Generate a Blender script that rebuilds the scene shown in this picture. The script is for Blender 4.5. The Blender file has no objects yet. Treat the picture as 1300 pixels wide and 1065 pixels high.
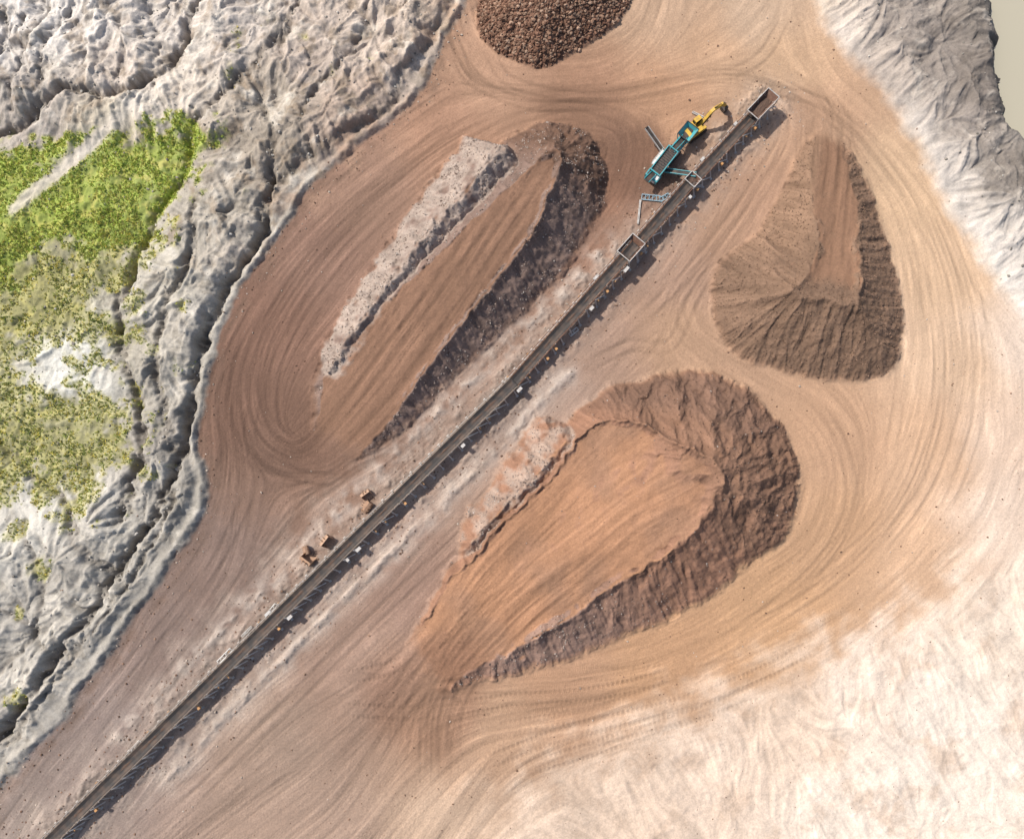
import bpy, math, numpy as np, time
from mathutils import Vector, Matrix
t0=time.time()
# ------------------------------------------------------------------ survey frame
F=878.0; HC=160.0; T=math.radians(6)
CAM=(0.0,-HC*math.tan(T),HC)
def G(pts,z=0.0):
    p=np.asarray(pts,float); one=p.ndim==1
    p=np.atleast_2d(p)
    x=(p[:,0]-650)/F; y=-(p[:,1]-532.5)/F
    dy=y*math.cos(T)+math.sin(T); dz=y*math.sin(T)-math.cos(T)
    k=(CAM[2]-z)/(-dz)
    o=np.stack([CAM[0]+x*k,CAM[1]+dy*k],1)
    return o[0] if one else o
M2=1/5.5  # metres per survey unit
def lin(c):
    c=np.asarray(c,float)/255
    return np.where(c<=.04045,c/12.92,((c+.055)/1.055)**2.4)
EXPO=1.38
def alb(c): return lin(c)/EXPO
def smooth(a,b,x):
    t=np.clip((x-a)/(b-a),0,1); return t*t*(3-2*t)
def catmull(P,n=6,closed=False):
    P=np.asarray(P,float)
    if closed: Q=np.vstack([P[-1],P,P[0],P[1]])
    else: Q=np.vstack([2*P[0]-P[1],P,2*P[-1]-P[-2]])
    out=[]
    for i in range(1,len(Q)-2):
        for j in range(n):
            t=j/n
            out.append(.5*((2*Q[i])+(-Q[i-1]+Q[i+1])*t+(2*Q[i-1]-5*Q[i]+4*Q[i+1]-Q[i+2])*t*t+(-Q[i-1]+3*Q[i]-3*Q[i+1]+Q[i+2])*t**3))
    if not closed: out.append(P[-1])
    return np.array(out)
# ------------------------------------------------------------------ grids
D=0.25
X0,X1,Y0,Y1=-146.,146.,-116.,128.
gx=np.arange(X0,X1+D/2,D); gy=np.arange(Y0,Y1+D/2,D)
NX,NY=len(gx),len(gy)
X,Y=np.meshgrid(gx,gy)
X=X.astype(np.float32);Y=Y.astype(np.float32)
CD=1.0
cx=np.arange(X0-6,X1+6.1,CD); cy=np.arange(Y0-6,Y1+6.1,CD)
CX,CY=np.meshgrid(cx,cy)
def bil(A,u,v):
    h,w=A.shape[:2]
    u=np.clip(u,0,w-1.001);v=np.clip(v,0,h-1.001)
    i=u.astype(np.int32);j=v.astype(np.int32);fu=u-i;fv=v-j
    if A.ndim==3: fu=fu[...,None];fv=fv[...,None]
    return (A[j,i]*(1-fu)+A[j,i+1]*fu)*(1-fv)+(A[j+1,i]*(1-fu)+A[j+1,i+1]*fu)*fv
def up(A,wx=0,wy=0):
    return bil(A.astype(np.float32),(X+wx-cx[0])/CD,(Y+wy-cy[0])/CD)
def segdist(P,closed=False):
    d=np.full(CX.shape,1e9)
    n=len(P); rngi=range(n if closed else n-1)
    for i in rngi:
        a=P[i];b=P[(i+1)%n];ab=b-a;L=ab@ab+1e-9
        t=np.clip(((CX-a[0])*ab[0]+(CY-a[1])*ab[1])/L,0,1)
        d=np.minimum(d,(CX-a[0]-t*ab[0])**2+(CY-a[1]-t*ab[1])**2)
    return np.sqrt(d)
def sdf(px,n=5):
    P=catmull(G(px),n,True)
    d=segdist(P,True)
    ins=np.zeros(CX.shape,bool)
    for i in range(len(P)):
        a=P[i];b=P[(i+1)%len(P)]
        c=((a[1]>CY)!=(b[1]>CY))
        if abs(b[1]-a[1])<1e-9: continue
        ins^=c&(CX<(b[0]-a[0])*(CY-a[1])/(b[1]-a[1])+a[0])
    return np.where(ins,d,-d)
def ldist(px): return segdist(catmull(G(px),5))
def perlin(x,y,seed):
    r=np.random.default_rng(seed);an=r.random((256,256))*2*np.pi
    ga=np.cos(an).astype(np.float32);gb=np.sin(an).astype(np.float32)
    xf=np.floor(x);yf=np.floor(y);fx=(x-xf).astype(np.float32);fy=(y-yf).astype(np.float32)
    xi=xf.astype(np.int32)&255;yi=yf.astype(np.int32)&255;xj=(xi+1)&255;yj=(yi+1)&255
    u=fx*fx*fx*(fx*(fx*6-15)+10);v=fy*fy*fy*(fy*(fy*6-15)+10)
    a=ga[yi,xi]*fx+gb[yi,xi]*fy;b=ga[yi,xj]*(fx-1)+gb[yi,xj]*fy
    c=ga[yj,xi]*fx+gb[yj,xi]*(fy-1);d=ga[yj,xj]*(fx-1)+gb[yj,xj]*(fy-1)
    return (a+(b-a)*u+((c+(d-c)*u)-(a+(b-a)*u))*v)*1.5
def fbm(x,y,wl,octv,seed,gain=.5,ridged=False):
    s=0;amp=1;tot=0;xx=x/wl;yy=y/wl
    for o in range(octv):
        n=perlin(xx+17.3*o,yy-9.1*o,seed+o)
        if ridged: n=1-2*np.abs(n)
        s=s+n*amp;tot+=amp;amp*=gain
        xx,yy=(xx*1.6-yy*1.2),(xx*1.2+yy*1.6)
    return s/tot
wx=fbm(X,Y,9,4,11)*2.2; wy=fbm(X,Y,9,4,31)*2.2
wfx=fbm(X,Y,2.2,2,12); wfy=fbm(X,Y,2.2,2,32)
n_big=fbm(X,Y,28,4,50); n_mid=fbm(X,Y,7,4,60); n_fine=fbm(X,Y,1.3,3,70); n_mid2=fbm(X,Y,4,4,77)
# ------------------------------------------------------------------ regions
NWp=[(595,-30),(590,10),(563,55),(545,105),(515,138),(455,190),(400,238),(365,288),(330,340),(296,390),(277,440),(264,500),(252,560),(268,605),(256,660),(215,725),(170,793),(110,872),(50,945),(10,995),(-60,1090),(-300,1100),(-300,-300),(600,-300)]
NEp=[(1010,-60),(1022,-10),(1045,35),(1082,85),(1140,152),(1190,240),(1240,328),(1300,415),(1420,520),(1650,520),(1650,-320),(1010,-320)]
SEp=[(1480,600),(1310,690),(1220,745),(1150,790),(1080,812),(1000,850),(900,890),(820,922),(740,960),(690,990),(640,1100),(700,1350),(1650,1350),(1650,640)]
sNWc=sdf(NWp);sNEc=sdf(NEp);sSEc=sdf(SEp)
sNW=up(sNWc,wx*.8+wfx*.5,wy*.8+wfy*.5);sNE=up(sNEc,wx*1.2,wy*1.2);sSE=up(sSEc,wx*2.2,wy*2.2)
Ap=[(393,508),(396,470),(428,425),(478,355),(528,300),(578,240),(622,195),(648,170),(690,152),(745,165),(772,205),(776,245),(755,290),(725,342),(668,402),(608,458),(556,508),(514,550),(474,580),(425,595),(396,562)]
Bp=[(718,530),(765,493),(810,475),(860,465),(930,475),(985,525),(1017,585),(1015,640),(997,690),(950,727),(895,772),(800,812),(700,850),(600,876),(540,890),(505,848),(535,775),(572,718),(628,650),(680,588)]
Cp=[(1048,160),(1086,195),(1114,250),(1132,310),(1147,370),(1149,430),(1134,475),(1080,489),(1000,479),(930,452),(900,402),(902,342),(932,312),(962,288),(985,240),(1010,190)]
Dp=[(612,-20),(603,35),(638,72),(690,90),(735,66),(785,32),(805,-10),(800,-60),(720,-100),(640,-80)]
sA=up(sdf(Ap),wfx*.6+wx*.35,wfy*.6+wy*.35);sB=up(sdf(Bp),wfx*.6+wx*.6,wfy*.6+wy*.6);sC=up(sdf(Cp),wfx*.5+wx*.5,wfy*.5+wy*.5);sD=up(sdf(Dp),wx*.4,wy*.4)
def along(a,b):
    a=G(a);b=G(b);v=b-a;L=np.hypot(*v);v=v/L
    return ((X-a[0])*v[0]+(Y-a[1])*v[1])/L, (X-a[0])*v[1]-(Y-a[1])*v[0]
def smin(a,b,k):
    h=np.clip(.5+.5*(b-a)/k,0,1); return b*(1-h)+a*h-k*h*(1-h)
def soft(s,w=1.0):
    s=np.maximum(s,0);return s-w*(1-np.exp(-s/w))*.8
def pilef(s,slope,cap,k,bh,side):
    a=soft(s)*slope;h=smin(a,cap,k)
    return h+bh*np.exp(-((a-cap)/.6)**2)*side*(1+1.2*n_mid2)
Z=fbm(X,Y,40,3,90)*.5
cn=fbm(X,Y,3.5,3,95)*.45
a_s,a_t=along((425,575),(690,195))
hA=pilef(sA,.80,np.clip(a_s,0,1.02)**.75*10.0+cn*smooth(.1,.4,a_s)*.6,.3,.7,smooth(0,3,a_t)*smooth(.1,.3,a_s))
b_s,b_t=along((535,860),(890,575))
slB=.60+1.1*smooth(1,-7,b_t)*smooth(.95,.75,b_s)
hB=pilef(sB,slB,np.clip(b_s,0,1.03)**.85*(12.2-3.2*smooth(0,-14,b_t))+np.clip(1-np.abs(b_s-1)/.12,0,1)*1.2+cn*.7,.35,.8,smooth(.15,.35,b_s))
c_s,c_t=along((1052,175),(1008,372))
hC=pilef(sC,.60,np.clip(c_s+.05,0,1.05)*8.8+cn*.4,.4,.55,smooth(.5,.8,c_s))
hD=smin(np.maximum(sD,0)*.65,6.5,1.5)
def crest(px,c0,c1,slope,seed,fade=.06):
    P=G(px);d=up(segdist(catmull(P,5)),wfx*.9+wx*.3,wfy*.9+wy*.3)
    a=P[0];v=P[-1]-P[0];L=v@v
    t=np.clip(((X-a[0])*v[0]+(Y-a[1])*v[1])/L,0,1)
    e=smooth(0,fade,t)*smooth(0,fade*.8,1-t)
    return (c0+(c1-c0)*t)*e-slope*d+fbm(X,Y,4.2,4,seed)*1.2*e,t
cA,tA=crest([(405,497),(470,405),(540,318),(595,258),(658,190)],3.8,10.2,.80,201,.1)
cB,tB=crest([(570,722),(635,650),(688,592),(745,538)],3.0,8.4,.80,203,.2)
hA=np.maximum(hA,cA);hB=np.maximum(hB,cB)
hp=np.maximum(np.maximum(hA,hB),np.maximum(hC,hD));hp=np.maximum(hp,0)
pile=smooth(0,.35,hp)
lob=fbm(X+wx,Y+wy,9,3,230,ridged=True)
northB=up(sdf([(725,520),(800,470),(880,460),(990,540),(930,560),(860,530),(780,525)]),wx,wy)
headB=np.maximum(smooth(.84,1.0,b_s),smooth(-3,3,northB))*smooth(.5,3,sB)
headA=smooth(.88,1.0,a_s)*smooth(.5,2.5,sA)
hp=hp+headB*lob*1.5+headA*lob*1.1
Z=Z+hp
# --- badlands NW
mNW=smooth(0,7,sNW)
rid=fbm(X+wx*1.8,Y+wy*1.8,24,5,300,gain=.45,ridged=True)
sN0=up(sNWc,wx*1.1,wy*1.1)
al_=(X*.52+Y*.85)
strip=fbm(sN0,al_/5.5+wx*.6,5.0,3,350,gain=.5,ridged=True)
rid2=fbm((X*.52+Y*.85)/2.4+wx,(X*.85-Y*.52)+wy*1.5,7.5,4,330,gain=.5,ridged=True)
vall=up(sdf([(-80,180),(120,165),(245,165),(225,260),(165,360),(160,430),(175,560),(110,640),(-80,640)]),wx,wy)
mV=smooth(-6,6,vall)
mS=smooth(24,12,sN0)
Znw=rid*2.4*(1-.65*mV)+(rid2*.85*(1-mS)+strip*1.1*mS)*(1-.5*mV)+n_mid*.4+1.2-2.0*mV
up_l=smooth(30,80,Y)
Znw=Znw+up_l*1.2*rid
Z=Z+Znw*mNW+np.exp(-((sNW-1.4)/1.0)**2)*(1.0+.9*n_mid)
dark=np.zeros_like(Z)
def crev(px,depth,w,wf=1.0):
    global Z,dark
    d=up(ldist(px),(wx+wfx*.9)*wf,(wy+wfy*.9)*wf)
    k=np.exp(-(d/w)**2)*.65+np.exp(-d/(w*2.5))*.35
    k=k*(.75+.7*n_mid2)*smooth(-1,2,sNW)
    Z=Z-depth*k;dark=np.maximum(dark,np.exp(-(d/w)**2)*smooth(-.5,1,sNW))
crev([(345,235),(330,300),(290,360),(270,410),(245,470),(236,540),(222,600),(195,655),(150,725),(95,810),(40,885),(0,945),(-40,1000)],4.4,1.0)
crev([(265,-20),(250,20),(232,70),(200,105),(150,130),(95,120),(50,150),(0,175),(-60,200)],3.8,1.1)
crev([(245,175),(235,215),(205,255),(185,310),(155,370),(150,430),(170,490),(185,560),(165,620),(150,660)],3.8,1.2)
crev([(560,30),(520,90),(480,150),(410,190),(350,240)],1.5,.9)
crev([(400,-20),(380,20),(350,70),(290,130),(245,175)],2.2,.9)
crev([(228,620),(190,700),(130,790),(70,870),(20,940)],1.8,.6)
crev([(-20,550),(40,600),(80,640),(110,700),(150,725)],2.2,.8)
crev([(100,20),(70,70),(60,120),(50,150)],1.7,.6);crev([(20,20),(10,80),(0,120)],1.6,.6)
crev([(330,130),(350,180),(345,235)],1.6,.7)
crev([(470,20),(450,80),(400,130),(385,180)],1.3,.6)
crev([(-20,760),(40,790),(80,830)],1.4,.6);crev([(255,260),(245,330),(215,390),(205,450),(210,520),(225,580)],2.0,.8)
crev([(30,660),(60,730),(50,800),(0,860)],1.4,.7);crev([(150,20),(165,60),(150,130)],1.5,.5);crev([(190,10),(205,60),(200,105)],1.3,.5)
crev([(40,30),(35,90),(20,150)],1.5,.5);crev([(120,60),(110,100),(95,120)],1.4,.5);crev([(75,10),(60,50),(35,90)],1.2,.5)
# --- NE spoil and pond bank
mNE=smooth(0,9,sNE)
rNE=fbm((X*.62-Y*.78)+wx*1.6,(X*.78+Y*.62)/3.2+wy*1.6,9,4,400,ridged=True,gain=.5)
nNE=fbm(X+wx,Y+wy,14,4,430,ridged=True)
Z=Z+mNE*(rNE*1.0+nNE*1.3+n_mid*.4+.9)+np.exp(-((sNE-2.5)/2.0)**2)*(.5+.7*n_mid)
wat=up(sdf([(1256,-80),(1272,-5),(1282,40),(1279,80),(1288,120),(1308,160),(1420,240),(1600,200),(1600,-250),(1256,-250)]),wx*.8,wy*.8)
Z=np.where(wat>-9,Z*(1-smooth(-7,1,wat))+(-3.6)*smooth(-7,1,wat),Z)
# --- SE pale sand
mSE=smooth(-2,10,sSE)
rSE=fbm((X*.9-Y*.43)/2.2+wx*1.6,(X*.43+Y*.9)+wy*1.6,10,5,500,ridged=True,gain=.5)
Z=Z+mSE*(rSE*.4+n_mid*.25-.05*np.clip(sSE,0,40))
# conveyor corridor spill
CONV=[(50,1083),(350,787),(650,490),(800,322),(872,240),(975,132)]
Pc=G(CONV)
dconv=up(segdist(Pc),wfx*.5,wfy*.5)
av=Pc[3]-Pc[0];av/=np.hypot(*av)
sidec=(X-Pc[0][0])*av[1]-(Y-Pc[0][1])*av[0]   # + = south-east side
spill=np.exp(-((dconv-4.0)/1.3)**2)*(.3+1.0*np.clip(n_mid2,-.3,1))*(1-pile)
Z=Z+spill
berm2=up(ldist([(215,985),(265,930),(330,865),(420,775),(520,680),(590,610),(660,540),(720,475)]),wfx*.7+wx*.4,wfy*.7+wy*.4)
berm3=up(ldist([(150,935),(180,905),(260,820),(340,742),(430,650),(520,560),(620,462),(700,385),(770,310)]),wfx*.7+wx*.4,wfy*.7+wy*.4)
b3m=np.clip(.45+n_mid2*1.6,0,1)
Z=Z+np.exp(-(berm2/1.0)**2)*.7*np.clip(.6+n_mid2*1.5,0,1.5)+np.exp(-(berm3/1.0)**2)*.65*b3m
def blur(A,n=1):
    for _ in range(n):
        A=(np.roll(A,1,0)+2*A+np.roll(A,-1,0))/4;A=(np.roll(A,1,1)+2*A+np.roll(A,-1,1))/4
    return A
Zs=blur(Z,5)
gyv,gxv=np.gradient(Zs,D)
slope=np.hypot(gxv,gyv)
Zm4=blur(Z[::4,::4],12);gy4,gx4=np.gradient(Zm4,D*4);g4=np.arctan2(gy4,gx4)
jjg,iig=np.mgrid[0:NY,0:NX]
c4=bil(np.cos(2*g4),iig/4,jjg/4);s4=bil(np.sin(2*g4),iig/4,jjg/4)
print('macro',time.time()-t0)
# ------------------------------------------------------------------ haul flow field
FLOW=[
 [(790,125),(700,128),(620,150),(540,200),(450,275),(375,360),(325,450),(315,520),(350,575),(420,600)],
 [(640,120),(560,160),(470,230),(380,320),(320,410),(290,500),(290,580),(270,660),(180,800),(60,960),(0,1040)],
 [(575,-20),(590,60),(640,110),(760,112),(900,88),(1010,108),(1100,160),(1180,260),(1225,380),(1228,500),(1195,620),(1125,720),(1000,805),(860,875),(740,925),(640,975),(560,1070)],
 [(1000,-40),(960,30),(880,85),(780,110)],[(850,-40),(840,40),(780,100),(700,115)],
 [(100,1060),(250,850),(330,740),(420,640),(520,555),(620,465),(720,375),(790,300),(820,270)],
 [(440,580),(510,555),(620,455),(700,380),(760,300),(800,230),(800,160),(720,125)],
 [(200,1065),(330,950),(450,815),(560,700),(640,610),(720,500),(800,430),(880,360),(930,280),(985,200),(1010,150),(960,100)],
 [(250,1065),(400,960),(520,880),(600,880),(720,870),(850,850),(960,790),(1060,700),(1080,600),(1040,520),(960,480),(880,430),(860,380)],
 [(380,590),(440,545),(520,450),(600,340),(690,210)],[(420,600),(480,540),(560,440),(640,330),(715,225)],
 [(400,560),(450,500),(520,400),(600,290),(670,200)],
 [(420,960),(500,890),(560,800),(640,690),(740,590),(800,540)],[(480,960),(540,870),(640,760),(760,660),(890,575)],
 [(450,1000),(520,880),(600,790),(720,670),(850,570)],[(380,900),(480,850),(560,760),(620,690),(700,610),(760,540)],
 [(1055,120),(1050,180),(1040,240),(1015,320),(990,380)],[(1075,150),(1065,220),(1050,300),(1025,375)],[(1010,160),(1010,230),(975,310),(950,350)],
 [(1010,120),(1130,230),(1170,330),(1180,450),(1160,560),(1120,640),(1040,720)],
 [(1300,560),(1220,640),(1150,720),(1040,800),(900,860),(760,905),(620,930)],
 [(1320,450),(1250,350),(1200,260),(1120,160),(1040,90),(1000,-20)],[(1260,500),(1270,600),(1240,680),(1180,740)],
 [(900,440),(960,490),(1030,530),(1060,600),(1040,680)],[(300,640),(280,720),(180,870),(100,980)],
]
smp=[];smt=[]
for f in FLOW:
    P=catmull(G(f),8);d=np.diff(P,axis=0);m=(P[1:]+P[:-1])/2
    smp.append(m);smt.append(np.arctan2(d[:,1],d[:,0]))
smp=np.vstack(smp);smt=np.concatenate(smt)
sub=2
c2=CX[::sub,::sub];r2=CY[::sub,::sub]
ac=np.zeros(c2.shape);as_=np.zeros(c2.shape)
for (p,a) in zip(smp,smt):
    w=1/((c2-p[0])**2+(r2-p[1])**2+5)**1.6
    ac+=w*math.cos(2*a);as_+=w*math.sin(2*a)
mg=np.hypot(ac,as_)+1e-12;ac/=mg;as_/=mg
def up2(A): return bil(A.astype(np.float32),(X-cx[0])/(CD*sub),(Y-cy[0])/(CD*sub))
fc=up2(ac);fs=up2(as_)
def rot(fc,fs,w): return fc*np.cos(w)-fs*np.sin(w),fc*np.sin(w)+fs*np.cos(w)
fc0,fs0=rot(fc,fs,fbm(X,Y,14,2,600)*.35)
ga=np.arctan2(gyv,gxv)
out=np.clip(np.maximum(np.maximum(smooth(0,2,sNW),smooth(0,3,sNE)),smooth(0,7,sSE+n_mid*4)),0,1)
plat=pile*smooth(.28,.42,slope)
wg=np.clip(np.maximum(out,plat),0,1)
def field(fc,fs,macro=False):
    gc,gs=np.cos(2*ga),np.sin(2*ga)
    if macro: gc,gs=gc*(1-out)+c4*out,gs*(1-out)+s4*out
    tc=fc*(1-wg)+gc*wg;ts=fs*(1-wg)+gs*wg
    th=.5*np.arctan2(ts,tc);return np.cos(th).astype(np.float32),np.sin(th).astype(np.float32)
VX,VY=field(fc0,fs0,True)
r=np.random.default_rng(5)
def up_rand(k,seed):
    rr=np.random.default_rng(seed).standard_normal((NY//k+3,NX//k+3)).astype(np.float32)
    return bil(rr,iig/k,jjg/k)
def lic(N,VX,VY,L,step):
    acc=N.copy()
    for sg in (1,-1):
        x=iig.astype(np.float32).ravel();y=jjg.astype(np.float32).ravel()
        dx=(VX*sg).ravel().copy();dy=(VY*sg).ravel().copy()
        a=np.zeros(x.shape,np.float32);vx=VX.ravel();vy=VY.ravel();nn=N.ravel()
        for k in range(L):
            x+=dx*step;y+=dy*step
            id_=np.clip(y+.5,0,NY-1).astype(np.int32)*NX+np.clip(x+.5,0,NX-1).astype(np.int32)
            nx=vx[id_];ny=vy[id_]
            s=np.where(nx*dx+ny*dy<0,-1,1).astype(np.float32)
            dx=nx*s;dy=ny*s
            a+=nn[id_]*(1-k/L*.7)
        acc+=a.reshape(NY,NX)
    acc/=acc.std();return np.clip(acc,-2.5,2.5)
N=r.standard_normal((NY,NX)).astype(np.float32)*1.2+up_rand(3,6)*.9+up_rand(6,7)*.4
LL=lic(N,VX,VY,22,2.0)
LS=lic(N,VX,VY,8,1.2)
LG=lic(up_rand(4,16)+up_rand(9,17)*.6,VX,VY,10,1.8)
fcb,fsb=rot(fc,fs,fbm(X,Y,22,3,610)*1.2)
VXb,VYb=field(fcb,fsb)
LB=lic(up_rand(9,8)+up_rand(5,18)*.6,VXb,VYb,18,3.0)
print('lic',time.time()-t0)
# tyre tracks traced through the flow field
def dirs(fc,fs): a=.5*np.arctan2(fs,fc);return np.cos(a),np.sin(a)
def splat(acc,x,y,w0):
    x=np.clip((x-X0)/D,1,NX-3);y=np.clip((y-Y0)/D,1,NY-3);i=x.astype(int);j=y.astype(int);fx=x-i;fy=y-j
    for a,b,w in ((0,0,(1-fx)*(1-fy)),(1,0,fx*(1-fy)),(0,1,(1-fx)*fy),(1,1,fx*fy)):
        np.add.at(acc,(j+b)*NX+i+a,w*w0)
def tracks(ns,steps,seed,gauge,fl,tread=False,neg=.5):
    FX,FY=fl
    r=np.random.default_rng(seed)
    px=r.uniform(X0+5,X1-5,ns);py=r.uniform(Y0+5,Y1-5,ns)
    dx=None;acc=np.zeros(NX*NY,np.float32)
    inten=r.uniform(.2,1,ns)**1.5*np.where(r.random(ns)<neg,1,-.6)
    off=r.normal(0,.16,ns)
    st=.2
    for k in range(steps):
        i=np.clip((px-X0)/D,0,NX-1).astype(int);j=np.clip((py-Y0)/D,0,NY-1).astype(int)
        vx=FX[j,i];vy=FY[j,i]
        if dx is not None:
            s=np.where(vx*dx+vy*dy<0,-1,1);vx=vx*s;vy=vy*s
        c,s_=np.cos(off*math.cos(k/90)),np.sin(off*math.cos(k/90))
        dx,dy=vx,vy
        mx=vx*c-vy*s_;my=vx*s_+vy*c
        px=px+mx*st;py=py+my*st
        e=min(1,k/60,(steps-k)/60)
        t=1.0 if not tread else (1.7 if (k//3)%2 else .1)
        for sg in (-1,1):
            for o in ((-.2,.05,.3) if not tread else (-.3,-.1,.1,.3)):
                splat(acc,px-my*(gauge*sg+o),py+mx*(gauge*sg+o),inten*e*t)
    return acc.reshape(NY,NX)
RUTS=[([(440,838),(470,848),(520,852)],1),([(430,862),(480,852),(530,836)],1),([(640,985),(760,948),(880,908),(990,868)],1),([(600,975),(720,930),(860,895),(980,850),(1060,800)],1),([(430,900),(540,905),(640,890),(760,880),(860,856)],1),
 ([(640,1000),(700,960),(790,930),(900,900)],1),([(540,950),(620,915),(700,900),(800,888)],1),
 ([(600,160),(520,215),(430,300),(360,390),(325,480),(345,560),(420,590)],0),([(585,150),(500,215),(410,300),(345,390),(305,490),(320,570),(400,610)],0),([(640,142),(560,180),(470,255),(395,340),(345,430),(338,520),(370,565)],0),([(700,140),(620,165),(540,225),(450,310),(385,390),(350,470),(352,540),(400,575)],0),
 ([(400,600),(330,590),(285,540),(290,460),(330,380)],0),([(440,610),(370,600),(320,560),(330,490)],0),
 ([(520,980),(540,900),(600,820),(700,715)],0),([(560,990),(570,900),(640,800),(760,690)],0),([(500,960),(515,880),(590,770),(690,660)],0),([(580,960),(585,890),(660,790),(800,660)],0),([(540,1000),(550,880),(620,760),(720,640)],0),([(480,930),(530,860),(620,740),(740,610)],0),
 ([(690,120),(800,118),(930,95),(1030,125),(1120,190)],0),([(620,60),(650,105),(740,125),(860,112),(960,80),(1000,20)],0),([(585,40),(605,100),(680,135),(780,135)],0),([(880,90),(960,110),(1060,140),(1140,230),(1190,330)],0),
 ([(1170,260),(1210,380),(1212,500),(1175,620),(1100,720)],0),([(1150,300),(1185,420),(1180,540),(1140,640),(1050,730),(940,800)],0),([(1190,240),(1240,380),(1245,520),(1205,640)],0),
 ([(1030,500),(1065,560),(1080,640),(1040,720),(960,790)],0),([(930,300),(880,380),(850,440),(800,440),(740,470)],0),([(1000,170),(950,250),(890,330),(820,400)],0),
 ([(1062,120),(1055,200),(1035,290),(1005,365)],0),([(1045,130),(1035,210),(1008,300),(990,360)],0),([(1078,160),(1064,240),(1048,320),(1040,370)],0),([(1020,160),(1015,230),(985,300),(972,340)],0),
 ([(430,570),(500,490),(580,390),(660,280),(700,220)],0),([(450,570),(540,470),(620,365),(690,265)],0),([(420,545),(490,460),(570,355),(650,255)],0),
 ([(200,1000),(320,870),(440,750),(560,640)],0),([(230,1030),(360,900),(480,780),(600,670)],0),([(60,960),(170,840),(270,720),(320,620)],0),([(100,980),(210,860),(300,740),(370,650)],0)]
acc=np.zeros(NX*NY,np.float32);rr=np.random.default_rng(77)
for path_,td in RUTS:
    for rep in range(1 if td else 2):
        Q=catmull(G(path_),12)+rr.normal(0,.9,2)*rep
        seg=np.hypot(*np.diff(Q,axis=0).T);cs=np.r_[0,np.cumsum(seg)];ss=np.arange(0,cs[-1],.15)
        qx=np.interp(ss,cs,Q[:,0]);qy=np.interp(ss,cs,Q[:,1]);tx=np.gradient(qx);ty=np.gradient(qy);n_=np.hypot(tx,ty)+1e-9;tx/=n_;ty/=n_
        e=np.minimum(1,np.minimum(ss/8,(cs[-1]-ss)/8))*rr.uniform(.5,1.0)*(.7+.3*np.sin(ss*.21+rr.uniform(0,6)))
        if td: e=e*np.where((ss/.55).astype(int)%2==0,2.0,.15)
        for sg in (-1,1):
            for o in (-.25,0,.25): splat(acc,qx-ty*(1.3*sg+o),qy+tx*(1.3*sg+o),e*.8)
RT=np.tanh(acc.reshape(NY,NX)*.6)
f1=dirs(fc0,fs0);f2=dirs(fcb,fsb)
TR=np.tanh(tracks(360,380,9,1.15,f1)*.45)+np.tanh(tracks(260,260,29,1.25,f2,neg=.7)*.45)+.8*np.tanh(tracks(110,240,19,1.4,f2,True)*.4)
okm=(1-plat)*(1-np.maximum(smooth(0,2,sNW),smooth(0,3,sNE)))*(1-.75*smooth(0,10,sSE))
TR=TR*okm;RT=RT*okm
print('tracks',time.time()-t0)
# ------------------------------------------------------------------ albedo
def shep(S,eps=60.0,pw=2.2):
    P=G([(s[0],s[1]) for s in S]);C=np.array([alb(s[2]) for s in S])
    num=np.zeros(c2.shape+(3,));den=np.zeros(c2.shape)
    for p,c in zip(P,C):
        w=1/((c2-p[0])**2+(r2-p[1])**2+eps)**pw
        num+=w[...,None]*c;den+=w
    A=(num/den[...,None]).astype(np.float32)
    return bil(A,(X+wx*1.5-cx[0])/(CD*sub),(Y+wy*1.5-cy[0])/(CD*sub))
FL=[(600,100,(178,143,118)),(560,150,(168,132,109)),(450,240,(160,129,110)),(400,320,(147,117,101)),(340,420,(138,107,91)),(300,520,(129,101,86)),(330,600,(137,111,96)),(280,700,(138,117,106)),(200,820,(141,122,112)),(120,930,(151,134,125)),(0,1050,(152,136,126)),(420,620,(140,112,95)),(400,560,(130,101,84)),(520,540,(145,116,99)),(640,420,(153,123,105)),(740,330,(153,118,98)),(800,230,(149,112,91)),(760,140,(157,122,99)),(850,120,(180,142,113)),(900,60,(191,156,126)),(1000,90,(196,163,132)),(950,20,(195,168,143)),(850,20,(182,153,128)),(1010,140,(184,148,121)),(920,280,(172,139,115)),(850,350,(168,138,118)),(860,430,(180,147,120)),(960,260,(177,142,117)),(1160,250,(200,169,138)),(1200,350,(208,176,145)),(1230,460,(213,181,151)),(1190,560,(205,169,138)),(1060,560,(194,157,127)),(1080,680,(198,159,125)),(1150,700,(209,173,142)),(1000,790,(198,158,122)),(1270,560,(224,197,174)),(1280,650,(231,207,186)),(850,860,(191,151,117)),(700,880,(184,146,117)),(650,930,(182,149,122)),(560,930,(174,142,117)),(450,900,(163,136,118)),(350,940,(162,139,122)),(420,820,(155,129,113)),(520,740,(157,129,113)),(620,620,(163,137,120)),(700,500,(170,146,130)),(760,430,(170,141,122)),(400,1050,(170,145,127)),(580,1050,(197,170,146)),(1290,440,(228,207,188))]
col=shep(FL)
def mixc(c,target,m):
    t=np.asarray(target,np.float32)
    return c*(1-m[...,None])+t*m[...,None]
m=np.clip(np.exp(-(dconv/6.0)**2)*(.7+.9*n_mid2),0,.9)
col=mixc(col,alb((184,169,156)),m*.75)
m=np.clip(np.exp(-(berm2/2.4)**2)*.7*np.clip(.7+n_mid2,0,1)+np.exp(-(berm3/2.4)**2)*.7*b3m,0,1);col=mixc(col,alb((200,187,175)),m)
stripS=np.exp(-((np.abs(sidec)-8)/5)**2)*smooth(20,-10,X+10)*np.clip(.3+n_mid*1.6,0,1)
col=mixc(col,alb((186,169,154)),stripS*.5)
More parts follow.
